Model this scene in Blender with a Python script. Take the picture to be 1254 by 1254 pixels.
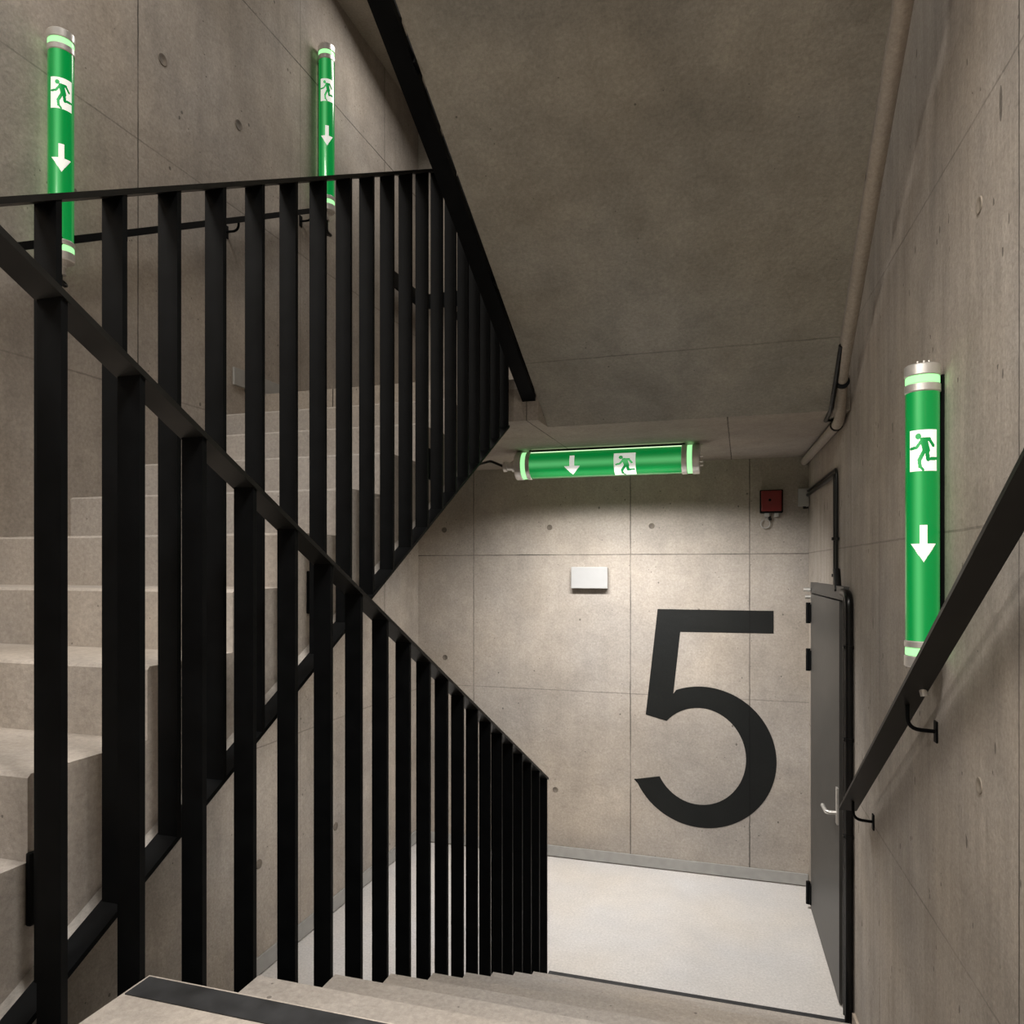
import bpy, bmesh, math
from mathutils import Vector, Matrix
from mathutils.geometry import tessellate_polygon

for o in list(bpy.data.objects):
    bpy.data.objects.remove(o)
C = bpy.context.scene.collection
PI = math.pi

# ------------------------------------------------------------------ camera
cam_d = bpy.data.cameras.new('camera')
cam = bpy.data.objects.new('camera', cam_d)
C.objects.link(cam)
cam.location = (0, 0, 2.15)
cam.rotation_euler = (PI / 2, 0, 0.2995)
cam_d.sensor_fit = 'HORIZONTAL'
cam_d.sensor_width = 36.0
cam_d.lens = 36.0 * 912.4 / 1254
cam_d.shift_y = (695.2 - 627) / 1254
cam_d.clip_start = 0.05
bpy.context.scene.camera = cam

# ------------------------------------------------------------------ world, exposure, lamps
w = bpy.data.worlds.new('world')
bpy.context.scene.world = w
w.use_nodes = True
w.node_tree.nodes['Background'].inputs[0].default_value = (0.9, 0.85, 0.78, 1)
w.node_tree.nodes['Background'].inputs[1].default_value = 0.02
vs = bpy.context.scene.view_settings
vs.view_transform = 'Standard'
vs.look = 'None'
vs.exposure = 0.0
vs.gamma = 1.0
vs.use_curve_mapping = False

WARM = (1.0, 0.94, 0.868)


def area(name, loc, sx, sy, power, direction, color=WARM, spread=PI):
    d = bpy.data.lights.new(name, 'AREA')
    d.shape = 'RECTANGLE'
    d.size = sx
    d.size_y = sy
    d.energy = power
    d.color = color
    d.spread = spread
    o = bpy.data.objects.new(name, d)
    C.objects.link(o)
    o.location = loc
    o.rotation_euler = Vector(direction).to_track_quat('-Z', 'X').to_euler()
    return o


area('landing_unseen_light', (-0.80, 4.30, 2.775), 0.09, 0.90, 43, (0, 0.36, -1), color=(1.0, 0.968, 0.935), spread=math.radians(132))  # unseen lamp set ahead of the exit tube, so the tube shades the wall
area('shaft_fill_light', (-1.75, 1.7, 5.62), 0.4, 1.1, 34, (0, 0.05, -1))  # added overhead fill without a fixture, brightens the left treads
area('upper_landing_fill_light', (-1.75, 4.4, 5.62), 0.9, 0.4, 14, (0, -0.25, -1))  # unseen fill lamp, lifts the upper left wall
area('half_landing_light', (-1.85, -0.45, 4.25), 0.6, 0.6, 48, (0.1, 0.35, -1))
area('stair_head_fill_light', (-0.05, 0.45, 4.10), 0.35, 0.5, 50, (0.1, 0.25, -1), spread=math.radians(125))  # added unseen lamp for the right wall and its handrail shadow
area('lower_flight_light', (-1.8, 3.2, 1.2), 0.3, 0.3, 3.0, (-0.3, 0.5, -1))

# ------------------------------------------------------------------ helpers
XL, YB, XR0, K = -2.437, 5.39, 0.43, 0.04
ANG = math.atan(K)


def xr(y, off=0.0):
    return XR0 + K * (YB - y) - off


def tag(o, label=None, cat=None, group=None, kind=None):
    if label: o['label'] = label
    if cat: o['category'] = cat
    if group: o['group'] = group
    if kind: o['kind'] = kind
    return o


def link(name, bm, mat, parent=None, smooth=False, autosmooth=None):
    bmesh.ops.recalc_face_normals(bm, faces=bm.faces[:])
    me = bpy.data.meshes.new(name)
    bm.to_mesh(me)
    bm.free()
    if isinstance(mat, (list, tuple)):
        for m in mat: me.materials.append(m)
    else:
        me.materials.append(mat)
    if smooth:
        for p in me.polygons: p.use_smooth = True
        me.set_sharp_from_angle(angle=math.radians(40))
    o = bpy.data.objects.new(name, me)
    C.objects.link(o)
    if parent: o.parent = parent
    return o


def empty(name, loc=(0, 0, 0), rz=0):
    o = bpy.data.objects.new(name, None)
    o.empty_display_size = 0.1
    C.objects.link(o)
    o.location = loc
    o.rotation_euler = (0, 0, rz)
    return o


def box(bm, x0, x1, y0, y1, z0, z1, bev=0):
    r = bmesh.ops.create_cube(bm, size=1)
    vs_ = r['verts']
    for v in vs_:
        v.co = Vector(((x0 + x1) / 2 + v.co.x * (x1 - x0), (y0 + y1) / 2 + v.co.y * (y1 - y0), (z0 + z1) / 2 + v.co.z * (z1 - z0)))
    if bev:
        es = list({e for v in vs_ for e in v.link_edges})
        bmesh.ops.bevel(bm, geom=es, offset=bev, segments=2, affect='EDGES', profile=0.5)


def tess(pts2):
    """triangles of a simple, possibly concave outline"""
    return [tuple(t) for t in tessellate_polygon([[Vector((a, b, 0)) for a, b in pts2]])]


def dedupe(pts):
    out = []
    for p in pts:
        if not out or math.hypot(p[0] - out[-1][0], p[1] - out[-1][1]) > 1e-5: out.append(p)
    if math.hypot(out[0][0] - out[-1][0], out[0][1] - out[-1][1]) < 1e-5: out.pop()
    return out


def prism_yz(bm, poly, x0, x1):
    """extrude a polygon in the YZ plane; x0, x1 numbers or functions of y"""
    fx0 = x0 if callable(x0) else (lambda y: x0)
    fx1 = x1 if callable(x1) else (lambda y: x1)
    poly = dedupe(poly)
    a = [bm.verts.new((fx0(y), y, z)) for y, z in poly]
    b = [bm.verts.new((fx1(y), y, z)) for y, z in poly]
    n = len(poly)
    for t in (tess(poly) if n > 4 else [tuple(range(n))]):
        bm.faces.new([a[i] for i in t])
        bm.faces.new([b[i] for i in t][::-1])
    for i in range(n):
        bm.faces.new((a[i], b[i], b[(i + 1) % n], a[(i + 1) % n]))


def tube(bm, pts, r, seg=12, cap=True):
    pts = [Vector(p) for p in pts]
    rings = []
    up = None
    for i, p in enumerate(pts):
        if i == 0: t = pts[1] - p
        elif i == len(pts) - 1: t = p - pts[-2]
        else: t = (pts[i + 1] - p).normalized() + (p - pts[i - 1]).normalized()
        t.normalize()
        if up is None:
            up = Vector((0, 0, 1)) if abs(t.z) < 0.9 else Vector((1, 0, 0))
        a = t.cross(up).normalized()
        b = a.cross(t).normalized()
        up = b
        k = 1.0
        if 0 < i < len(pts) - 1:
            c = (pts[i + 1] - p).normalized().dot(t)
            k = 1 / max(c, 0.5)
        rr = r[i] if isinstance(r, (list, tuple)) else r
        rings.append([bm.verts.new(p + (a * math.cos(q) + b * math.sin(q)) * rr) for q in [2 * PI * j / seg for j in range(seg)]])
    for A, B in zip(rings, rings[1:]):
        for j in range(seg):
            bm.faces.new((A[j], A[(j + 1) % seg], B[(j + 1) % seg], B[j]))
    if cap:
        bm.faces.new(rings[0][::-1])
        bm.faces.new(rings[-1])


def arc_path(pts, rad, n=6):
    """round the corners of a polyline"""
    pts = [Vector(p) for p in pts]
    out = [pts[0]]
    for i in range(1, len(pts) - 1):
        a, p, b = pts[i - 1], pts[i], pts[i + 1]
        u = (a - p).normalized(); v = (b - p).normalized()
        s = p + u * rad; e = p + v * rad
        for j in range(n + 1):
            t = j / n
            out.append(s * (1 - t) ** 2 + p * 2 * t * (1 - t) + e * t * t)
    out.append(pts[-1])
    return out


def lathe(bm, prof, seg=40):
    """profile of (r, z) about local Z"""
    rings = []
    for r, z in prof:
        rings.append([bm.verts.new((r * math.cos(2 * PI * j / seg), r * math.sin(2 * PI * j / seg), z)) for j in range(seg)] if r > 1e-6 else [bm.verts.new((0, 0, z))])
    for A, B in zip(rings, rings[1:]):
        for j in range(seg):
            k = (j + 1) % seg
            if len(A) == 1 and len(B) == 1: continue
            if len(A) == 1: bm.faces.new((A[0], B[j], B[k]))
            elif len(B) == 1: bm.faces.new((A[j], A[k], B[0]))
            else: bm.faces.new((A[j], A[k], B[k], B[j]))


# ------------------------------------------------------------------ materials
def new_mat(name):
    m = bpy.data.materials.new(name)
    m.use_nodes = True
    nt = m.node_tree
    b = nt.nodes['Principled BSDF']
    return m, nt, b


def simple(name, col, rough=0.5, metal=0.0, emit=None, es=0.0, noise=0.0, coat=0.0, spec=0.5):
    m, nt, b = new_mat(name)
    b.inputs['Roughness'].default_value = rough
    b.inputs['Metallic'].default_value = metal
    b.inputs['Coat Weight'].default_value = coat
    b.inputs['Specular IOR Level'].default_value = spec
    n = nt.nodes.new('ShaderNodeTexNoise')
    n.inputs['Scale'].default_value = 18
    n.inputs['Detail'].default_value = 5
    tc = nt.nodes.new('ShaderNodeTexCoord')
    nt.links.new(tc.outputs['Object'], n.inputs['Vector'])
    r = nt.nodes.new('ShaderNodeValToRGB')
    r.color_ramp.elements[0].position = 0.3
    r.color_ramp.elements[1].position = 0.7
    r.color_ramp.elements[0].color = tuple(c * (1 - noise) for c in col) + (1,)
    r.color_ramp.elements[1].color = tuple(min(1, c * (1 + noise)) for c in col) + (1,)
    nt.links.new(n.outputs['Fac'], r.inputs['Fac'])
    nt.links.new(r.outputs['Color'], b.inputs['Base Color'])
    if emit:
        b.inputs['Emission Color'].default_value = emit + (1,)
        b.inputs['Emission Strength'].default_value = es
    return m


def concrete(name, col, haxis='X', vert=(), horiz=(), faint_v=(), faint_h=(), streak=0.5, pits=1.0, mott=0.16, bump=0.55, rough=0.85, lw=0.0034):
    m, nt, b = new_mat(name)
    N = nt.nodes; L = nt.links
    b.inputs['Roughness'].default_value = rough
    b.inputs['Specular IOR Level'].default_value = 0.25
    tc = N.new('ShaderNodeTexCoord')
    P = tc.outputs['Object']

    def noise(scale, detail, vec=P, dist=0.0, rough_=0.6):
        n = N.new('ShaderNodeTexNoise')
        n.inputs['Scale'].default_value = scale
        n.inputs['Detail'].default_value = detail
        n.inputs['Roughness'].default_value = rough_
        n.inputs['Distortion'].default_value = dist
        L.new(vec, n.inputs['Vector'])
        return n.outputs['Fac']

    def mapr(v, a, b_, c, d):
        n = N.new('ShaderNodeMapRange')
        n.inputs[1].default_value = a; n.inputs[2].default_value = b_
        n.inputs[3].default_value = c; n.inputs[4].default_value = d
        L.new(v, n.inputs[0])
        return n.outputs[0]

    def math_(op, a, b_=None, c=None):
        n = N.new('ShaderNodeMath'); n.operation = op
        for i, x in enumerate((a, b_, c)):
            if x is None: continue
            if isinstance(x, (int, float)): n.inputs[i].default_value = x
            else: L.new(x, n.inputs[i])
        return n.outputs[0]

    def scaled(vx, vy, vz):
        mp = N.new('ShaderNodeMapping')
        mp.inputs['Scale'].default_value = (vx, vy, vz)
        L.new(P, mp.inputs['Vector'])
        return mp.outputs[0]

    big = mapr(noise(1.3, 6, dist=0.4), 0.3, 0.7, 1 - mott, 1 + mott)
    mid = mapr(noise(7, 8, rough_=0.7), 0.3, 0.7, 1 - mott * 0.55, 1 + mott * 0.55)
    fine = mapr(noise(75, 7, rough_=0.8), 0.3, 0.7, 0.76, 1.20)
    v = math_('MULTIPLY', math_('MULTIPLY', big, mid), fine)
    if streak:
        st = mapr(noise(3, 7, vec=scaled(4.5, 4.5, 0.45), rough_=0.65), 0.35, 0.75, 1 + 0.10 * streak, 1 - 0.16 * streak)
        v = math_('MULTIPLY', v, st)
    # blow holes
    vo = N.new('ShaderNodeTexVoronoi'); vo.inputs['Scale'].default_value = 11
    L.new(scaled(1, 1, 0.22 if streak > 1 else 0.8), vo.inputs['Vector'])
    sel = math_('GREATER_THAN', noise(5.3, 2), 0.55)
    pit = math_('MULTIPLY', math_('LESS_THAN', vo.outputs['Distance'], 0.055 * pits), sel)
    vo2 = N.new('ShaderNodeTexVoronoi'); vo2.inputs['Scale'].default_value = 32
    L.new(scaled(1, 1, 0.35 if streak > 1 else 0.9), vo2.inputs['Vector'])
    pit2 = math_('MULTIPLY', math_('LESS_THAN', vo2.outputs['Distance'], 0.085 * pits), math_('GREATER_THAN', noise(9.1, 2), 0.60))
    pit = math_('MAXIMUM', pit, pit2)
    # formwork joints
    sep = N.new('ShaderNodeSeparateXYZ'); L.new(P, sep.inputs[0])
    wob = mapr(noise(9, 3), 0, 1, -0.003, 0.003)
    H = math_('ADD', sep.outputs[haxis], wob)
    Z = math_('ADD', sep.outputs['Z' if haxis != 'Z' else 'Y'], wob)
    line = None
    for coord, lst, k in ((H, vert, 1.0), (Z, horiz, 1.0), (H, faint_v, 0.45), (Z, faint_h, 0.45)):
        for c in lst:
            e = math_('MULTIPLY', math_('COMPARE', coord, float(c), lw), k)
            line = e if line is None else math_('MAXIMUM', line, e)
    if line is not None:
        brk = mapr(noise(2.2, 4), 0.35, 0.6, 0.45, 1.0)
        line = math_('MULTIPLY', line, brk)
        dark = math_('MAXIMUM', math_('MULTIPLY', pit, 0.55), math_('MULTIPLY', line, 0.78))
    else:
        dark = math_('MULTIPLY', pit, 0.5)
    v = math_('MULTIPLY', v, math_('SUBTRACT', 1.0, dark))
    hue = N.new('ShaderNodeMix'); hue.data_type = 'RGBA'
    hue.inputs[6].default_value = tuple(col) + (1,)
    hue.inputs[7].default_value = (col[0] * 0.94, col[1] * 0.985, col[2] * 1.06, 1)
    L.new(mapr(noise(0.9, 3), 0.35, 0.65, 0, 1), hue.inputs[0])
    mul = N.new('ShaderNodeVectorMath'); mul.operation = 'SCALE'
    L.new(hue.outputs[2], mul.inputs[0]); L.new(v, mul.inputs['Scale'])
    L.new(mul.outputs[0], b.inputs['Base Color'])
    hgt = math_('SUBTRACT', math_('ADD', noise(26, 8, rough_=0.7), math_('MULTIPLY', noise(5, 4), 1.6)), math_('MULTIPLY', dark, 2.2))
    bp = N.new('ShaderNodeBump'); bp.inputs['Strength'].default_value = bump; bp.inputs['Distance'].default_value = 0.006
    L.new(hgt, bp.inputs['Height']); L.new(bp.outputs[0], b.inputs['Normal'])
    return m


BASE = (0.390, 0.340, 0.286)
HJ = (0.17, 1.24, 2.245, 3.30, 4.35)
M_back = concrete('concrete_back', BASE, 'X', vert=(-0.77, 0.05, -1.973), horiz=(2.245,), faint_h=(1.24, 3.3, 4.4), streak=0.3, pits=1.3)
M_left = concrete('concrete_left', BASE, 'Y', vert=(2.54, 4.811, 0.3), horiz=(5.05,), faint_v=(3.75, 1.4), faint_h=(3.96, 2.9, 1.2), streak=0.6, mott=0.2, pits=1.35)
RJ = [-(YB - y) * math.sqrt(1 + K * K) for y in (3.841, 1.859, -0.1)]
RJf = [-(YB - y) * math.sqrt(1 + K * K) for y in (3.227, 4.607, 5.05)]
M_right = concrete('concrete_right', BASE, 'Y', vert=RJ, horiz=(), faint_v=RJf, faint_h=(1.1, 2.25, 3.28), streak=1.2, pits=1.9)
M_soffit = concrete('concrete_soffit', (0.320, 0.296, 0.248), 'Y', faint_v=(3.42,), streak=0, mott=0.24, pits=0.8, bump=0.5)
M_ceil = concrete('concrete_ceiling', BASE, 'X', vert=(-0.07, -1.05, -2.0), streak=0, lw=0.003)
M_stair = concrete('concrete_stair', (0.415, 0.368, 0.318), 'X', streak=0.15, mott=0.12)
M_floor = concrete('screed_floor', (0.612, 0.574, 0.530), 'X', streak=0, mott=0.07, pits=0.5, bump=0.12, rough=0.6)
M_ledge = concrete('pale_edge', (0.50, 0.46, 0.41), 'X', streak=0, mott=0.05, pits=0.4)
M_black = simple('black_steel', (0.0030, 0.0034, 0.0038), 0.5, 0.0, noise=0.3, spec=0.085)
M_blackgreen = simple('black_steel_rail', (0.0065, 0.0066, 0.0060), 0.4, 0.0, noise=0.3, spec=0.28)
M_strip = simple('black_tactile_strip', (0.022, 0.023, 0.025), 0.6, noise=0.5)
M_paint = concrete('number_paint', (0.0085, 0.0092, 0.0083), 'X', vert=(-0.77, 0.05), streak=0.3, mott=0.2, bump=0.2, rough=0.6)
M_door = simple('grey_door', (0.054, 0.052, 0.048), 0.45, noise=0.08)
M_frame = simple('door_frame', (0.05, 0.048, 0.045), 0.5, noise=0.1)
M_base = simple('grey_skirting', (0.33, 0.325, 0.31), 0.45, noise=0.08)
M_steel = simple('brushed_steel', (0.78, 0.76, 0.73), 0.36, 0.72, noise=0.10)
M_cable = simple('black_cable', (0.005, 0.005, 0.005), 0.3, noise=0.2, spec=0.3)
M_white = simple('white_plastic', (0.38, 0.38, 0.378), 0.45, noise=0.02)
M_whited = simple('white_box_side', (0.40, 0.39, 0.37), 0.5, noise=0.03)
M_red = simple('red_plastic', (0.17, 0.006, 0.006), 0.4, noise=0.1)
M_pipe = concrete('painted_pipe', (0.40, 0.345, 0.285), 'X', streak=0, mott=0.1, pits=0.4, rough=0.6)
def glow_streak_film():
    """green film; lengthwise glow streaks painted into its emission, no inner tube built"""
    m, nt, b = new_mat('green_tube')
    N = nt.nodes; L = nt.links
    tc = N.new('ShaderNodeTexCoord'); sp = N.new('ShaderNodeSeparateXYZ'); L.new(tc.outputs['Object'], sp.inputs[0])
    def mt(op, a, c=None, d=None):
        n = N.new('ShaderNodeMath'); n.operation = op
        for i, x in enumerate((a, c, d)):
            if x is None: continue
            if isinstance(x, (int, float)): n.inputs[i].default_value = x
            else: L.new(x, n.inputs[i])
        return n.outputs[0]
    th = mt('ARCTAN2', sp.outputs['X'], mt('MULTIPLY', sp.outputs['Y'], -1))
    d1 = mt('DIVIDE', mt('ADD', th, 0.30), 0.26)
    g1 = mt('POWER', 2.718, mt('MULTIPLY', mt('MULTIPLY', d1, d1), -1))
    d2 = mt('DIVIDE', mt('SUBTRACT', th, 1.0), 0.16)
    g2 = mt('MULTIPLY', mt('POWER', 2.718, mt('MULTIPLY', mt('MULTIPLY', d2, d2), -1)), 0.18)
    g = mt('ADD', g1, g2)  # both painted glow streaks together
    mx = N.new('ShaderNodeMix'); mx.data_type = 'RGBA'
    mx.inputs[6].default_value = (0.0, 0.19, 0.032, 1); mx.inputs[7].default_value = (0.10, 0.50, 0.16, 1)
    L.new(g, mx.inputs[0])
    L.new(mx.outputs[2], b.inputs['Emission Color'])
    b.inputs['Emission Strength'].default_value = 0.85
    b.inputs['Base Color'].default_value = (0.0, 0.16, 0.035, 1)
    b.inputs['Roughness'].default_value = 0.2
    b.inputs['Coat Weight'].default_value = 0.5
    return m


M_green = glow_streak_film()
M_glow = simple('green_ring', (0.2, 0.8, 0.2), 0.3, emit=(0.42, 0.95, 0.42), es=1.0)
M_sym = simple('white_symbol', (0.8, 0.8, 0.76), 0.35, emit=(0.86, 0.88, 0.80), es=0.55)
M_back_tube = simple('tube_diffuser', (0.7, 0.72, 0.62), 0.3, emit=(0.74, 1.0, 0.62), es=1.1)
M_wood = simple('beige_skirting', (0.42, 0.35, 0.28), 0.6, noise=0.2)

# ------------------------------------------------------------------ the shell
ZLO, ZHI = -1.9, 5.72
bm = bmesh.new(); box(bm, XL - 0.3, 1.1, YB, YB + 0.25, ZLO, ZHI + 0.3)
tag(link('wall_back', bm, M_back), kind='structure')
wall_back = bpy.data.objects['wall_back']
bm = bmesh.new(); box(bm, XL - 0.25, XL, -1.6, YB, ZLO, ZHI + 0.3)
wall_left = tag(link('wall_left', bm, M_left), kind='structure')
bm = bmesh.new(); box(bm, 0, 0.25, -7.2, 0.0, ZLO, ZHI + 0.3)
wall_right = tag(link('wall_right', bm, M_right), kind='structure')
wall_right.location = (XR0, YB, 0)
wall_right.rotation_euler = (0, 0, ANG)
bm = bmesh.new(); box(bm, XL - 0.3, 1.1, -1.85, -1.6, ZLO, ZHI + 0.3)
tag(link('wall_front', bm, M_back), kind='structure')
bm = bmesh.new(); box(bm, XL - 0.3, 1.1, -1.6, YB, ZHI, ZHI + 0.25)
tag(link('ceiling', bm, M_ceil), kind='structure')
bm = bmesh.new(); box(bm, XL - 0.3, 1.1, -1.6, YB, ZLO - 0.2, ZLO)
tag(link('floor', bm, M_floor), kind='structure')


def slab(name, poly, z0, z1, m):
    bm = bmesh.new()
    a = [bm.verts.new((x, y, z0)) for x, y in poly]
    b = [bm.verts.new((x, y, z1)) for x, y in poly]
    n = len(poly)
    for t in tess(poly):
        bm.faces.new([a[i] for i in t][::-1]); bm.faces.new([b[i] for i in t])
    for i in range(n): bm.faces.new((a[i], a[(i + 1) % n], b[(i + 1) % n], b[i]))
    return tag(link(name, bm, m), kind='structure')


G = 0.3123; R = 0.1604; Y0 = 1.049; XB = -0.982
XS = -1.26; G2 = 0.29; R2 = 0.1621; Z6 = 3.065; YT = 3.37
# landing at level 5
slab('floor', [(XL, YB), (XL, 3.30), (XS, 3.30), (XS, 3.55), (XB, 3.55), (XB, Y0 + 8 * G), (xr(Y0 + 8 * G), Y0 + 8 * G), (XR0, YB)], -0.2, 0.0, M_floor)
# half landing under the camera
slab('floor', [(XL, -1.6), (xr(-1.6), -1.6), (xr(Y0), Y0), (XB, Y0), (XB, 0.47), (XL, 0.47)], 9 * R - 0.2, 9 * R, M_stair)
# slab of the upper landing, its underside is the ceiling over the door
slab('ceiling', [(XL, YB), (XL, YT), (XS, YT), (XS, 3.65), (-0.99, 3.65), (-0.99, 3.857), (xr(3.857), 3.857), (XR0, YB)], 2.90, Z6, M_ceil)
# half landing above the camera
slab('ceiling', [(XL, -1.6), (xr(-1.6), -1.6), (xr(1.0), 1.0), (-0.99, 1.0), (-0.99, 0.47), (XL, 0.47)], 4.36, 4.51, M_ceil)

# upstand along the landing edge in the well
bm = bmesh.new(); box(bm, XS, -0.99, 3.65, 3.70, Z6, Z6 + 0.05)
tag(link('trim_1', bm, M_ledge), kind='structure')


# tie holes in the concrete
def tie_hole(parent, loc, axis, r=0.021, mat=None):
    """small cone recess: pale ring with a dark plug"""
    bm = bmesh.new()
    lathe(bm, [(r, 0.0), (r * 0.95, 0.003), (r * 0.72, 0.003), (r * 0.55, 0.0008), (0, 0.0008)], 24)
    q = Vector((0, 0, 1)).rotation_difference(Vector(axis)).to_matrix().to_4x4()
    bmesh.ops.transform(bm, matrix=Matrix.Translation(loc) @ q, verts=bm.verts)
    o = link('tie_hole', bm, mat or M_tie, parent, smooth=True)
    return o


M_tie = simple('tie_hole_plug', (0.16, 0.135, 0.11), 0.8, noise=0.4)
for x, z in ((-2.217, 2.444), (-1.371, 2.45), (-0.618, 2.449), (-1.327, 0.499), (-2.21, 1.452), (-0.2, 3.9)):
    tie_hole(wall_back, (x, YB, z), (0, -1, 0))
for y, z in ((2.679, 4.386), (3.197, 4.392), (3.363, 0.586), (4.141, 0.527), (4.3, 3.42)):
    tie_hole(wall_left, (XL, y, z), (1, 0, 0), 0.026)
M_tie2 = simple('tie_hole_filled', (0.26, 0.225, 0.185), 0.8, noise=0.4)
for y, z in ((2.102, 1.611), (2.102, 3.047)):
    tie_hole(wall_right, (0, -(YB - y) * math.sqrt(1 + K * K), z), (-1, 0, 0), 0.021, M_tie2)

# skirtings
bm = bmesh.new(); box(bm, XL + 0.012, XR0 - 0.004, YB - 0.012, YB, 0.008, 0.085, 0.002)
tag(link('baseboard_back', bm, M_base), kind='structure')
bm = bmesh.new(); box(bm, XL, XL + 0.012, 3.30, YB, 0.008, 0.10, 0.002)
tag(link('baseboard_left', bm, M_base), kind='structure')
bm = bmesh.new(); box(bm, XL, XL + 0.012, 3.15, YB, Z6 + 0.002, Z6 + 0.09, 0.002)
tag(link('baseboard_left_upper', bm, M_base), kind='structure')
bm = bmesh.new(); prism_yz(bm, [(3.74, 0.0), (3.74, 0.10), (3.56, 0.12), (3.56, 0.0)], lambda y: xr(y, 0.012), lambda y: xr(y))
tag(link('baseboard_right', bm, M_wood), kind='structure')

# ------------------------------------------------------------------ stair flights
CH = 0.007


def right_profile(zoff, y_end=None):
    p = []
    for k in range(9):
        y = Y0 + k * G; z = 9 * R - k * R + zoff
        if k == 0:
            p.append((Y0, z)) if False else None
            p += [(y - 0.004, z), (y, z - CH)]
            p.append((y, z - R))
        else:
            p += [(y - CH, z), (y, z - CH), (y, z - R)]
    return p


def flight_right(name, zoff, x0, x1, label, m, soffit_m=None):
    s = 0.5163
    p = right_profile(zoff)
    zs = lambda y: 2.90 - 3.065 + zoff + s * (3.857 - y)
    bottom = [(3.857, zoff), (3.857, zs(3.857)), (Y0 - 0.05, zs(Y0 - 0.05)), (Y0 - 0.05, 9 * R + zoff)] if zoff > 0 else [(Y0 + 8 * G, -0.2), (Y0, zs(Y0)), ]
    if zoff <= 0:
        p = [(Y0, 9 * R - 0.2)] + p[1:]
        p = [q for q in p]
        bottom = [(Y0 + 8 * G, -0.26)]
        p[0] = (Y0, 9 * R)
    bm = bmesh.new()
    prism_yz(bm, p + bottom, x0, x1)
    o = link(name, bm, m)
    return tag(o, label, 'stairs')


lower = flight_right('stair_flight', 0.0, XB, lambda y: xr(y),
                     'pale concrete flight going down from the viewer to the landing with the number 5', M_stair)
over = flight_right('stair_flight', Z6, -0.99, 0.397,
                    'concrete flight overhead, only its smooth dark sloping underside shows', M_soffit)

# left flight
p = []
for k in range(10):
    y = YT - k * G2; z = Z6 - k * R2
    p += [(y + CH, z), (y, z - CH), (y, z - R2)] if k else [(YT, z - R2)]
p += [(YT - 10 * G2 + CH, 9 * R), (YT - 10 * G2, 9 * R - 0.2)]
sl = 0.553
zs = lambda y: 1.449 + sl * (y - 1.136)
p += [(YT - 10 * G2 + 0.1, zs(YT - 10 * G2 + 0.1)), (3.755, 2.899), (YT, 2.899)]
bm = bmesh.new(); prism_yz(bm, p, XL, XS)
leftf = tag(link('stair_flight', bm, M_stair), 'concrete flight on the left climbing away behind the black railings', 'stairs')
bm = bmesh.new()
prism_yz(bm, [(0.5, zs(0.5)), (3.37, zs(3.37)), (3.37, zs(3.37) - 0.02), (0.5, zs(0.5) - 0.02)], XS, XS + 0.066)
tag(link('edge_ledge', bm, M_ledge, leftf), 'pale ledge along the lower edge of the flight')

# flight going down from the landing on the left, below the climbing one
p = []
for k in range(9):
    y = 3.30 - k * G2; z = -k * R2
    p += [(y + 0.0, z), (y, z - R2)] if k == 0 else [(y + CH, z), (y, z - CH), (y, z - R2)]
p += [(3.30 - 8 * G2, -9 * R2 - 0.1), (3.30, -0.35)]
bm = bmesh.new(); prism_yz(bm, p, XL, XS)
tag(link('stair_flight', bm, M_stair), 'lowest flight going down on the left under the climbing flight', 'stairs')

# tactile strips
bm = bmesh.new()
a = [(XB + 0.006, Y0 - 0.060), (XB + 0.006, Y0 - 0.006), (xr(Y0) - 0.002, Y0 - 0.006), (xr(Y0) - 0.002, Y0 - 0.060)]
def flat(bm, pts, z0, z1):
    A = [bm.verts.new((x, y, z0)) for x, y in pts]; B = [bm.verts.new((x, y, z1)) for x, y in pts]
    bm.faces.new(A[::-1]); bm.faces.new(B)
    for i in range(len(pts)): bm.faces.new((A[i], A[(i + 1) % len(pts)], B[(i + 1) % len(pts)], B[i]))
flat(bm, a, 9 * R, 9 * R + 0.002)
tag(link('warning_strip', bm, M_strip), 'wide black strip across the top edge of the descending stairs', 'floor strip')
bm = bmesh.new()
yb = Y0 + 8 * G + 0.005
flat(bm, [(XB, yb), (xr(yb) - 0.002, yb), (xr(3.855) - 0.002, 3.855), (XB, 3.855)], 0.0, 0.002)
tag(link('warning_strip', bm, M_strip), 'thin black line where the stairs meet the pale landing floor', 'floor strip')

# ------------------------------------------------------------------ balustrades
def sloped_bar(name, parent, x0, x1, ya, za, yb_, zb, t, m, chamfer=0.0):
    """flat bar laid flat; (ya,za)-(yb,zb) is its top edge line"""
    bm = bmesh.new()
    prism_yz(bm, [(ya, za), (yb_, zb), (yb_, zb - t), (ya, za - t)], x0, x1)
    return link(name, bm, m, parent)


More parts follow.
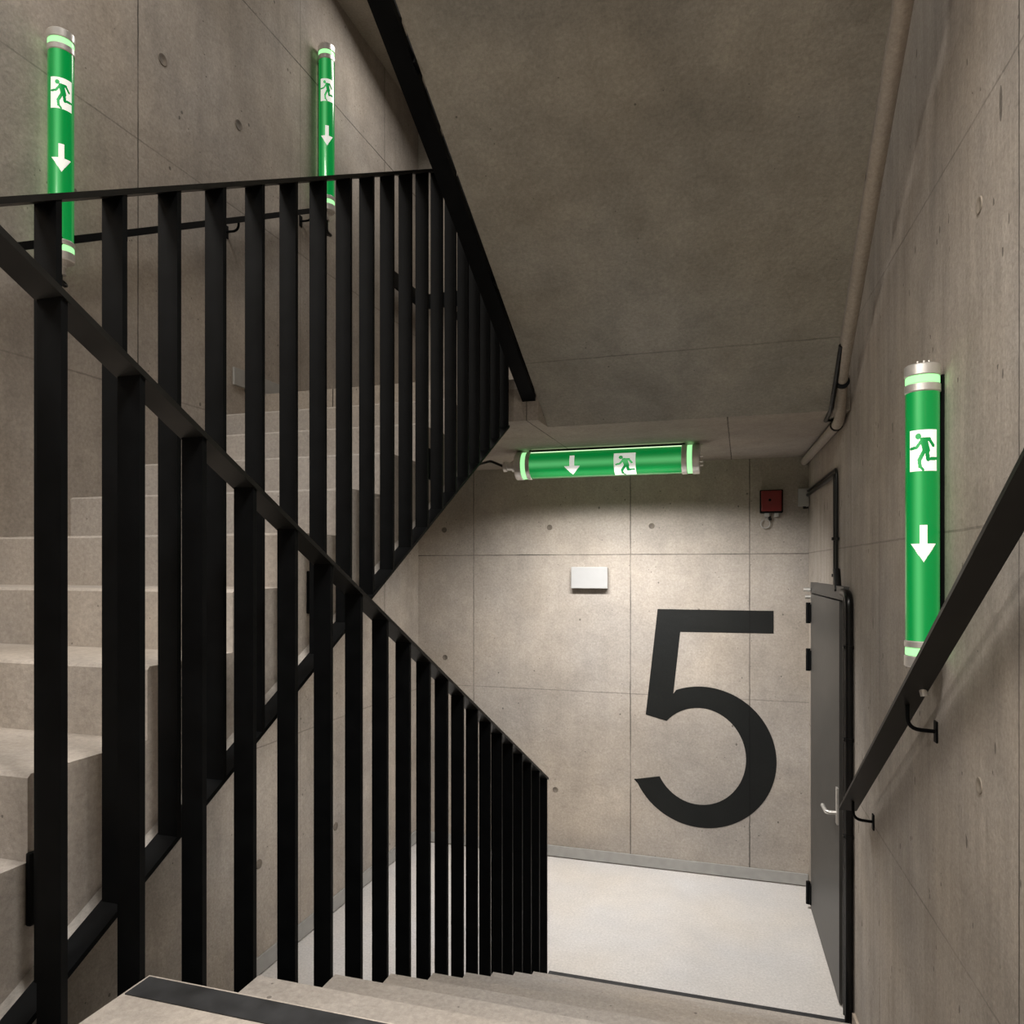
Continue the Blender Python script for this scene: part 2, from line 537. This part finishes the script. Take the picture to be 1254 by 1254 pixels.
def balustrade(name, label, x0, x1, ys, ztop, zbot, t, y_rail, y_low, bar_t=0.012, bottom_rail=True, rail_x=None, low_x=None, plates=(), low_t=0.012):
    root = empty(name, (0, 0, 0))
    tag(root, label, 'railing', None)
    rx = rail_x or (x0, x1)
    lx = low_x or (x0, x1)
    sloped_bar('top_rail', root, rx[0], rx[1], y_rail[0], ztop(y_rail[0]), y_rail[1], ztop(y_rail[1]), t, M_blackgreen)
    if bottom_rail:
        sloped_bar('bottom_rail', root, lx[0], lx[1], y_low[0], zbot(y_low[0]), y_low[1], zbot(y_low[1]), low_t, M_black)
    for y in ys:
        ya, yb_ = y - bar_t / 2, y + bar_t / 2
        bm = bmesh.new()
        prism_yz(bm, [(ya, zbot(ya)), (yb_, zbot(yb_)), (yb_, ztop(yb_) - t), (ya, ztop(ya) - t)], x0, x1)
        link('baluster', bm, M_black, root)
    for (px0, px1, py, pz0, pz1) in plates:
        bm = bmesh.new(); box(bm, px0, px1, py - 0.03, py + 0.03, pz0, pz1, 0.003)
        pl = link('fixing_plate', bm, M_black, root)
        for zz in (pz0 + 0.015, pz1 - 0.015):
            bm = bmesh.new()
            tube(bm, [(px1, py, zz), (px1 + 0.006, py, zz)], 0.006, 8)
            link('bolt', bm, M_black, pl)
    return root


near_top = lambda y: 2.573 - 0.519 * (y - 0.874)
near_bot = lambda y: near_top(y) - 1.04 - 0.30
ys = [0.885 + 0.1545 * i - 0.004 for i in range(-2, 20)]
balustrade('stair_railing', 'near black flat-bar railing sloping down to the right along the descending stairs',
           -1.032, XB - 0.002, ys, near_top, lambda y: max(near_bot(y), -0.02 if y > 3.4 else -9), 0.012, (0.45, 3.835), (0.45, 3.40),
           rail_x=(-1.036, XB + 0.002), low_t=0.012)
far_top = lambda y: 2.15 + 0.594 + 0.5375 * (y - 0.898)
far_bot = lambda y: 2.15 - 0.714 + 0.552 * (y - 1.024)
ys = [1.0105 + 0.145 * i - 0.004 for i in range(-3, 19)]
balustrade('stair_railing', 'far black flat-bar railing climbing away along the left flight',
           -1.186, -1.136, ys, far_top, far_bot, 0.012, (0.45, 3.64), (0.40, 3.64),
           rail_x=(-1.188, -1.134), low_x=(-1.190, -1.136),
           plates=[(XS, XS + 0.012, 1.075, 1.49, 1.625), (XS, XS + 0.012, 2.00, 2.01, 2.14), (XS, XS + 0.012, 2.9, 2.52, 2.65)])
ov_bot = lambda y: 2.90 + 0.5163 * (3.857 - y) + 0.02
ov_top = lambda y: ov_bot(y) + 1.25
ys = [3.80 - 0.1545 * i for i in range(0, 16)]
balustrade('stair_railing', 'black railing of the overhead flight, seen from below as a dark sloping band',
           -1.058, -1.008, ys, ov_top, ov_bot, 0.012, (1.0, 3.86), (1.2, 3.83),
           low_x=(-1.072, -1.002), low_t=0.03,
           plates=[(-1.002, -0.990, y, ov_bot(y) - 0.02, ov_bot(y) + 0.10) for y in (3.78, 3.0, 2.2)])

# ------------------------------------------------------------------ wall handrails
def bracket(parent, rail_pt, wall_pt, drop=0.06, r=0.006, plate_n=(-1, 0, 0)):
    a = Vector(rail_pt); b = Vector(wall_pt)
    path = arc_path([a, a + Vector((0, 0, -drop)), b], 0.035, 6)
    bm = bmesh.new(); tube(bm, path, r, 10)
    br = link('bracket', bm, M_black, parent, smooth=True)
    bm = bmesh.new()
    n = Vector(plate_n)
    q = Vector((1, 0, 0)).rotation_difference(n)
    box(bm, 0, 0.006, -0.014, 0.014, -0.032, 0.032, 0.002)
    bmesh.ops.transform(bm, matrix=Matrix.Translation(b) @ q.to_matrix().to_4x4(), verts=bm.verts)
    link('wall_plate', bm, M_black, br)


hr = empty('handrail')
tag(hr, 'black flat handrail on the right wall rising toward the viewer past the exit light', 'handrail')
zr = lambda y: 1.826 - 0.635 * (y - 2.351)
bm = bmesh.new()
prism_yz(bm, [(3.46, zr(3.46)), (0.35, zr(0.35)), (0.35, zr(0.35) - 0.014), (3.44, zr(3.44) - 0.014)], lambda y: xr(y, 0.114), lambda y: xr(y, 0.045))
link('rail', bm, M_blackgreen, hr)
for y, zw in ((2.46, 1.690), (3.33, 1.174), (1.3, 2.40)):
    yy = y
    bracket(hr, (xr(yy, 0.078), yy, zr(yy) - 0.014), (xr(yy), yy, zr(yy) - 0.014 - 0.075), drop=0.07, plate_n=(-1, -K, 0))

hl = empty('handrail')
tag(hl, 'thin black handrail on the left wall climbing with the left flight behind the railings', 'handrail')
zl = lambda y: 3.241 + 0.525 * (y - 1.923)
sloped_bar('rail', hl, XL + 0.055, XL + 0.095, 1.55, zl(1.55) + 0.015, 3.86, zl(3.86) + 0.015, 0.03, M_black)
for y in (1.62, 2.4, 3.1, 3.75):
    bracket(hl, (XL + 0.075, y, zl(y) - 0.015), (XL, y, zl(y) - 0.05), drop=0.04, plate_n=(1, 0, 0))
h2 = empty('handrail')
tag(h2, 'short dark level handrail in the far corner of the upper landing, glimpsed between black bars', 'handrail')
bm = bmesh.new()
box(bm, XL + 0.06, XL + 0.075, 4.78, 5.32, 4.15, 4.262)
link('side_rail', bm, M_black, h2)
bm = bmesh.new()
box(bm, XL + 0.075, -1.45, 5.305, 5.32, 4.15, 4.262)
link('end_rail', bm, M_black, h2)
for x in (-2.1, -1.55):
    bracket(h2, (x, 5.312, 4.14), (x, YB, 4.10), drop=0.03, plate_n=(0, -1, 0))

# ------------------------------------------------------------------ exit light tubes
def seg_dist(p, a, b):
    ax, ay = a; bx, by = b; px, py = p
    dx, dy = bx - ax, by - ay
    t = max(0, min(1, ((px - ax) * dx + (py - ay) * dy) / (dx * dx + dy * dy + 1e-9)))
    return math.hypot(px - ax - t * dx, py - ay - t * dy)


# pictogram units: x 0..204, y 0..302 (y up)
FIG = [((87, 230), (147, 230), 11), ((87, 222), (50, 175), 9.5), ((50, 175), (12, 168), 9), ((147, 228), (177, 184), 9.5),
       ((100, 222), (120, 150), 20), ((112, 218), (130, 150), 18), ((128, 145), (137, 85), 13), ((137, 85), (196, 90), 10),
       ((106, 145), (71, 82), 12.5), ((71, 82), (74, 34), 11), ((74, 34), (98, 8), 8)]


def in_fig(x, y):
    if math.hypot(x - 62, y - 255) < 22: return True
    return any(seg_dist((x, y), a, b) < r * 1.22 for a, b, r in FIG)


def in_arrow(x, y):   # x -1..1, y 0..1 pointing down
    if y > 0.5: return abs(x) < 0.30
    return abs(x) < y / 0.5


def sticker(bm, R_, test, w_, h_, zc, horizontal, nx, ny, c0=0.0):
    """cells of a small picture wrapped on a cylinder of radius R_, facing local -Y"""
    def pt(a, b):
        if horizontal: ch, z = -b, zc + a
        else: ch, z = a, zc + b
        ch = max(-0.999 * R_, min(0.999 * R_, ch + c0))
        th = math.asin(ch / R_)
        rr = R_ + 0.0009
        return (rr * math.sin(th), -rr * math.cos(th), z)
    cache = {}
    def vert(i, j):
        if (i, j) not in cache:
            cache[(i, j)] = bm.verts.new(pt((i / nx - 0.5) * w_, (j / ny - 0.5) * h_))
        return cache[(i, j)]
    for i in range(nx):
        for j in range(ny):
            if test((i + 0.5) / nx, (j + 0.5) / ny):
                bm.faces.new((vert(i, j), vert(i + 1, j), vert(i + 1, j + 1), vert(i, j + 1)))


def exit_tube(label, R_, L_, matrix, horizontal=False, group=None, sym=(0.713, 0.41), wiggle=0.0):
    root = empty('exit_light')
    root.matrix_world = matrix
    tag(root, label, 'exit light')
    z = lambda f: L_ * (1 - f)
    # frosted green body
    bm = bmesh.new()
    rb = R_ * 0.955
    lathe(bm, [(0, z(0.915)), (rb, z(0.915)), (rb, z(0.09)), (0, z(0.09))], 56)
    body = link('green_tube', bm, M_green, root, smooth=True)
    span = (118, 285, 10) if horizontal else (118, 246, 9)
    # pale diffuser strip along the back edges
    bm = bmesh.new()
    ths = [math.radians(a) for a in range(*span)]
    rr = rb * 1.012
    va = [bm.verts.new((rr * math.sin(t), -rr * math.cos(t), z(0.915))) for t in ths]
    vb = [bm.verts.new((rr * math.sin(t), -rr * math.cos(t), z(0.09))) for t in ths]
    for i in range(len(ths) - 1): bm.faces.new((va[i], va[i + 1], vb[i + 1], vb[i]))
    link('rear_diffuser', bm, M_back_tube, root, smooth=True)
    # steel caps and glowing rings
    def ringpart(name, f0, f1, r_, m, closed=False):
        bm = bmesh.new()
        b_ = min(0.003, abs(z(f0) - z(f1)) / 4)
        lathe(bm, [(0, z(f1)), (r_ - b_, z(f1)), (r_, z(f1) + b_), (r_, z(f0) - b_), (r_ - b_, z(f0)), (0, z(f0))], 56)
        return link(name, bm, m, root, smooth=True)
    top = ringpart('end_cap', 0.0, 0.038, R_ * 1.03, M_steel)
    ringpart('glow_ring', 0.037, 0.064, R_ * 0.97, M_glow)
    ringpart('clamp_ring', 0.063, 0.092, R_ * 1.02, M_steel)
    ringpart('clamp_ring', 0.912, 0.936, R_ * 1.02, M_steel)
    ringpart('glow_ring', 0.935, 0.962, R_ * 0.97, M_glow)
    bot = ringpart('end_cap', 0.961, 1.0, R_ * 1.03, M_steel)
    # small studs on the top cap
    bm = bmesh.new()
    for a in (-0.5, 0.1, 0.6):
        tube(bm, [(R_ * 0.6 * math.sin(a), -R_ * 0.5 * math.cos(a), L_), (R_ * 0.6 * math.sin(a), -R_ * 0.5 * math.cos(a), L_ + R_ * 0.22)], R_ * 0.07, 8)
    link('stud', bm, M_steel, top, smooth=True)
    # cable gland and elbow below
    bm = bmesh.new()
    lathe(bm, [(0, 0), (R_ * 0.42, 0), (R_ * 0.42, -R_ * 0.35), (R_ * 0.30, -R_ * 0.40), (R_ * 0.30, -R_ * 0.75), (R_ * 0.38, -R_ * 0.78), (R_ * 0.38, -R_ * 1.02), (0, -R_ * 1.02)], 16)
    link('cable_gland', bm, M_steel, bot, smooth=True)
    # signs
    bm = bmesh.new()
    if horizontal:
        W, H = R_ * 1.50, R_ * 1.52
        sx_, sy_ = 204, 302
        sticker(bm, rb, lambda a, b: not in_fig((a * 1.12 - 0.06) * sx_, b * sy_), W, H, z(1 - sym[0]), True, 66, 66)
    else:
        W, H = R_ * 2 * 0.71, L_ * 0.135
        sticker(bm, rb, lambda a, b: not in_fig(a * 204, b * 302), W, H, L_ * sym[0], False, 60, 84, c0=wiggle)
    link('running_person_sign', bm, M_sym, body)
    bm = bmesh.new()
    if horizontal:
        sticker(bm, rb, lambda a, b: in_arrow(a * 2 - 1, b), R_ * 1.15, R_ * 1.30, z(1 - sym[1]), True, 60, 50, c0=-R_ * 0.10)
    else:
        sticker(bm, rb, lambda a, b: in_arrow(a * 2 - 1, b), R_ * 2 * 0.68, L_ * 0.122, L_ * sym[1], False, 60, 60, c0=wiggle)
    link('arrow_sign', bm, M_sym, body)
    return root


def facing(loc, ang):
    """local -Y turned toward horizontal direction ang (0 = world -Y, positive toward +X)"""
    return Matrix.Translation(loc) @ Matrix.Rotation(ang, 4, 'Z')


# right wall
exit_tube('green exit light tube upright on the right wall above the handrail', 0.0455, 0.856,
          facing((xr(2.372, 0.060), 2.372, 1.868), math.radians(-8)), sym=(0.713, 0.408))
# left wall, near and far
exit_tube('larger green exit light tube upright on the left wall, leftmost in the photo', 0.0445, 0.832,
          facing((XL + 0.060, 2.114, 3.265), math.radians(50)), sym=(0.715, 0.435))
exit_tube('smaller looking green exit light tube on the left wall further back above the railing', 0.0490, 0.985,
          facing((XL + 0.063, 3.93, 4.275), math.radians(34)), sym=(0.715, 0.44))
# ceiling
Yv = Vector((0, 0.93, 0.37)).normalized(); Zv = Vector((1, 0, 0)); Xv = Yv.cross(Zv)
m = Matrix((Xv, Yv, Zv)).transposed().to_4x4()
exit_tube('horizontal green exit light tube under the ceiling above the large number', 0.088, 1.145,
          Matrix.Translation((-1.385, 4.6, 2.803)) @ m, horizontal=True, sym=(0.615, 0.33))

# black mounting rails between the tubes and what carries them
def mount(idx, fn):
    root = bpy.data.objects[idx]
    bm = bmesh.new()
    fn(bm)
    bmesh.ops.transform(bm, matrix=root.matrix_world.inverted(), verts=bm.verts)
    link('mounting_rail', bm, M_black, root)


bpy.context.view_layer.update()
mount('exit_light', lambda bm: prism_yz(bm, [(2.386, 1.90), (2.420, 1.90), (2.420, 2.70), (2.386, 2.70)], lambda y: xr(y, 0.03), lambda y: xr(y)))
mount('exit_light.001', lambda bm: box(bm, XL, XL + 0.03, 2.112, 2.142, 3.28, 4.08))
mount('exit_light.002', lambda bm: box(bm, XL, XL + 0.03, 3.935, 3.965, 4.31, 5.22))
mount('exit_light.003', lambda bm: box(bm, -1.30, -0.33, 4.585, 4.625, 2.875, 2.90))

# cables out of the tubes
def cable(name, pts, r, label, m=None, rad=0.03, cat='cable'):
    bm = bmesh.new(); tube(bm, arc_path(pts, rad), r, 10)
    return tag(link(name, bm, m or M_cable, smooth=True), label, cat)


cable('cable', [(-1.47, 4.6, 2.803), (-1.6, 4.7, 2.86), (-2.1, 5.3, 2.885), (XL + 0.02, 5.33, 2.885)], 0.009,
      'thin black cable running left from the ceiling exit light along the wall top')
x_, y_ = xr(2.372, 0.060), 2.372
cable('cable', [(x_, y_, 1.822), (x_ - 0.001, y_, 1.81), (x_ + 0.004, y_ - 0.004, 1.785)], 0.010,
      'short steel cable fitting under the exit light on the right wall', M_steel, 0.004)
cable('cable', [(XL + 0.060, 2.114, 3.222), (XL + 0.060, 2.114, 3.185), (XL + 0.06, 2.145, 3.185), (XL + 0.03, 2.145, 3.215), (XL + 0.002, 2.145, 3.215)], 0.006,
      'short black looped cable under the nearest exit light on the left wall', None, 0.02)
cable('cable', [(XL + 0.063, 3.93, 4.225), (XL + 0.063, 3.93, 4.16), (XL + 0.06, 3.99, 4.16), (XL + 0.0, 3.99, 4.19)], 0.010,
      'short black looped cable under the farther exit light on the left wall', None, 0.02)

# ------------------------------------------------------------------ door in the right wall
def RW(s, off, z):
    """s = world Y, off = distance out of the right wall"""
    return (xr(s, off), s, z)


def rbox(bm, ya, yb_, o0, o1, z0, z1):
    prism_yz(bm, [(ya, z0), (yb_, z0), (yb_, z1), (ya, z1)], lambda y: xr(y, o1), lambda y: xr(y, o0))


door = empty('door_1')
tag(door, kind='structure')
bm = bmesh.new(); rbox(bm, 3.965, 5.03, 0.004, 0.032, 0.012, 1.985)
link('door_leaf', bm, M_door, door)
bm = bmesh.new(); rbox(bm, 3.88, 5.09, 0.0, 0.026, 1.992, 2.058)
rbox(bm, 5.035, 5.09, 0.0, 0.024, 0.0, 1.992)
link('door_frame', bm, M_frame, door)
bm = bmesh.new(); rbox(bm, 3.87, 3.958, 0.0, 0.018, 0.0, 1.99)
link('door_rebate', bm, M_cable, door)
for z0, z1 in ((1.80, 1.93), (1.50, 1.64), (0.03, 0.17)):
    bm = bmesh.new()
    tube(bm, [RW(5.045, 0.045, z0), RW(5.045, 0.045, z1)], 0.014, 12)
    rbox(bm, 5.00, 5.085, 0.032, 0.040, z0 + 0.01, z1 - 0.01)
    link('hinge', bm, M_black, door, smooth=True)
bm = bmesh.new()
tube(bm, [RW(5.065, 0.03, 2.01), RW(5.065, 0.07, 2.01)], 0.014, 12)
tube(bm, [RW(5.065, 0.03, 1.965), RW(5.065, 0.06, 1.965)], 0.012, 12)
link('closer_pin', bm, M_steel, door, smooth=True)
bm = bmesh.new()
rbox(bm, 3.985, 4.02, 0.032, 0.040, 0.88, 1.06)
pl = link('handle_plate', bm, M_steel, door)
bm = bmesh.new()
tube(bm, arc_path([RW(4.002, 0.038, 0.935), RW(4.002, 0.085, 0.935), RW(4.13, 0.085, 0.93)], 0.02), 0.010, 12)
link('lever_handle', bm, M_steel, pl, smooth=True)

# thick black conduit with a rounded top beside the door
pipe = empty('conduit')
tag(pipe, 'thick black conduit with a rounded top running down beside the grey door', 'pipe')
bm = bmesh.new()
tube(bm, arc_path([RW(3.93, 0.02, 2.03), RW(3.77, 0.02, 2.03), RW(3.77, 0.02, 0.03)], 0.07, 8), 0.019, 14)
link('pipe', bm, M_cable, pipe, smooth=True)
bm = bmesh.new()
tube(bm, arc_path([RW(3.845, 0.018, 2.0), RW(3.845, 0.018, 0.03)], 0.07, 8), 0.016, 14)
link('inner_pipe', bm, M_cable, pipe, smooth=True)
for z in (1.78, 1.35, 0.9):
    bm = bmesh.new()
    tube(bm, [RW(3.77, 0.046, z), RW(3.77, 0.004, z)], 0.009, 10)
    tube(bm, [RW(3.77, 0.02, z - 0.008), RW(3.77, 0.02, z + 0.008)], 0.023, 14)
    link('pipe_clamp', bm, M_cable, pipe, smooth=True)

# thin conduit from the junction box to the door
c2 = empty('conduit')
tag(c2, 'thin black conduit from the corner junction box along the wall and down to the door', 'pipe')
for k, (o_, dz) in enumerate(((0.014, 0.0), (0.012, 0.028))):
    bm = bmesh.new()
    tube(bm, arc_path([RW(5.33, o_, 2.635 + dz), RW(4.20 - dz, o_, 2.635 + dz), RW(4.20 - dz, o_, 2.06)], 0.04, 6), 0.011 if k == 0 else 0.007, 10)
    link('pipe' if k == 0 else 'thin_pipe', bm, M_cable, c2, smooth=True)
for z in (2.30, 2.11):
    bm = bmesh.new()
    tube(bm, [RW(4.195, 0.014, z - 0.008), RW(4.195, 0.014, z + 0.008)], 0.02, 12)
    rbox(bm, 4.16, 4.225, 0.0, 0.012, z - 0.006, z + 0.006)
    link('pipe_clamp', bm, M_cable, c2, smooth=True)
bm = bmesh.new(); tube(bm, [RW(4.15, 0.016, 2.14), RW(4.10, 0.016, 2.035)], 0.018, 12)
link('pipe_boot', bm, M_cable, c2, smooth=True)

# junction box on the back wall in the corner
jb = empty('junction_box', (0.395, YB, 2.62))
tag(jb, 'small pale grey junction box high in the corner beside the door', 'box')
bm = bmesh.new(); box(bm, -0.034, 0.032, -0.05, 0.0, -0.058, 0.058, 0.006)
link('box_body', bm, M_whited, jb)
bm = bmesh.new(); box(bm, -0.036, 0.033, -0.058, -0.050, -0.060, 0.060, 0.003)
link('box_lid', bm, M_white, jb)
bm = bmesh.new(); tube(bm, [(0.005, -0.03, -0.058), (0.005, -0.03, -0.075)], 0.010, 10); tube(bm, [(0.005, -0.03, -0.070), (0.03, -0.03, -0.066)], 0.006, 8)
link('cable_gland', bm, M_cable, jb, smooth=True)

# painted pipe along ceiling corner and up beside the soffit
gp = empty('ceiling_pipe')
tag(gp, 'concrete coloured pipe running along the right wall top and up beside the sloping soffit', 'pipe')
bm = bmesh.new()
so = lambda y: 2.90 + 0.5163 * (3.857 - y)
pts = [(xr(5.36, 0.03), 5.38, 2.865), (xr(3.95, 0.032), 3.95, 2.865), (0.428, 3.62, so(3.62) - 0.005), (0.425, 1.05, so(1.05) + 0.0)]
tube(bm, arc_path(pts, 0.08), 0.026, 16)
link('pipe', bm, M_pipe, gp, smooth=True)
for (x, y, z) in ((xr(4.05, 0.032), 4.05, 2.865), (0.434, 3.66, so(3.66) - 0.012)):
    bm = bmesh.new()
    tube(bm, [(x, y - 0.012, z), (x, y + 0.012, z)], 0.030, 16)
    box(bm, x - 0.045, x + 0.012, y - 0.012, y + 0.012, z + 0.02, z + 0.03)
    link('pipe_clamp', bm, M_black, gp, smooth=True)
bm = bmesh.new()
tube(bm, arc_path([(0.40, 4.02, 2.885), (0.402, 3.80, so(3.80) - 0.035), (0.405, 3.45, so(3.45) - 0.012)], 0.04), 0.011, 10)
tag(link('cable', bm, M_cable, smooth=True), 'black cable beside the pipe where ceiling and soffit meet', 'cable')

# ------------------------------------------------------------------ things on the back wall
wb = empty('wall_box', (-1.06, YB, 2.077))
tag(wb, 'blank white rectangular box on the back wall left of the number', 'box')
bm = bmesh.new(); box(bm, -0.130, 0.130, -0.050, 0, -0.074, 0.074, 0.006)
link('box_body', bm, M_whited, wb)
bm = bmesh.new(); box(bm, -0.134, 0.134, -0.060, -0.050, -0.078, 0.078, 0.004)
lid = link('box_cover', bm, M_white, wb)
for sx in (-1, 1):
    for sz in (-1, 1):
        bm = bmesh.new()
        tube(bm, [(sx * 0.118, -0.060, sz * 0.063), (sx * 0.118, -0.0615, sz * 0.063)], 0.004, 10)
        link('screw', bm, M_whited, lid)

al = empty('fire_alarm', (0.19, YB, 2.60))
tag(al, 'red square fire alarm box with black rim on the back wall near the corner', 'fire alarm')
bm = bmesh.new(); box(bm, -0.074, 0.074, -0.050, 0, -0.078, 0.078, 0.006)
link('housing', bm, M_black, al)
bm = bmesh.new(); box(bm, -0.066, 0.066, -0.062, -0.050, -0.068, 0.072, 0.006)
fr = link('red_cover', bm, M_red, al)
bm = bmesh.new(); tube(bm, [(-0.010, -0.062, 0.008), (-0.010, -0.0655, 0.008)], 0.009, 14)
link('button', bm, M_black, fr, smooth=True)
for xa, xb_ in ((-0.045, -0.012), (0.018, 0.050)):
    bm = bmesh.new()
    box(bm, xa, xb_, -0.035, -0.008, -0.105, -0.078, 0.004)
    link('terminal', bm, M_whited, al)
bm = bmesh.new()
cpts = [(-0.038 + 0.030 * math.sin(a), -0.02, -0.150 + 0.030 * math.cos(a)) for a in [PI * 2 * i / 22 for i in range(21)]]
tube(bm, [(-0.012, -0.02, -0.10)] + cpts, 0.004, 8)
link('loose_wire', bm, M_whited, al, smooth=True)
bm = bmesh.new(); tube(bm, [(-0.012, -0.022, -0.10), (-0.005, -0.022, -0.128)], 0.010, 10)
link('wire_plug', bm, M_cable, al, smooth=True)

# painted numeral five
def ell(cx_, cz_, rx, rz, a0, a1, n):
    return [(cx_ + rx * math.cos(math.radians(a0 + (a1 - a0) * i / n)), cz_ + rz * math.sin(math.radians(a0 + (a1 - a0) * i / n))) for i in range(n + 1)]


def a_of(x, z, cx_, cz_, rx, rz): return math.degrees(math.atan2((z - cz_) / rz, (x - cx_) / rx))


oc = (-0.272, 0.820, 0.497, 0.4955)
ic = (-0.287, 0.825, 0.313, 0.340)
pts = [(-0.576, 1.855), (0.206, 1.855), (0.206, 1.700), (-0.418, 1.696), (-0.466, 1.256)]
pts += ell(*oc, a_of(-0.440, 1.268, *oc), a_of(-0.744, 0.627, *oc) + 0 if a_of(-0.744, 0.627, *oc) < 0 else -157, 64)
pts += [(-0.744, 0.627)]
pts += [(-0.558, 0.663)]
pts += ell(*ic, a_of(-0.558, 0.663, *ic), a_of(-0.509, 1.056, *ic), 56)
pts += [(-0.66, 1.097)]
pts = dedupe(pts)
bm = bmesh.new()
A = [bm.verts.new((x, YB - 0.002, z)) for x, z in pts]
B = [bm.verts.new((x, YB, z)) for x, z in pts]
for t in tess(pts): bm.faces.new([A[i] for i in t])
for i in range(len(pts)):
    j = (i + 1) % len(pts)
    bm.faces.new((A[i], B[i], B[j], A[j]))
tag(link('painted_number', bm, M_paint), 'huge black numeral 5 painted on the concrete back wall', 'number')

# repeats of a kind share a group phrase
for o in C.objects:
    if o.parent is None and 'category' in o:
        g = {'exit light': 'green exit light tubes', 'railing': 'black flat-bar stair railings', 'stairs': 'concrete stair flights',
             'handrail': 'black wall handrails', 'floor strip': 'black strips at the ends of the descending stairs', 'cable': 'short cables of lights and pipes'}.get(o['category'])
        if g: o['group'] = g
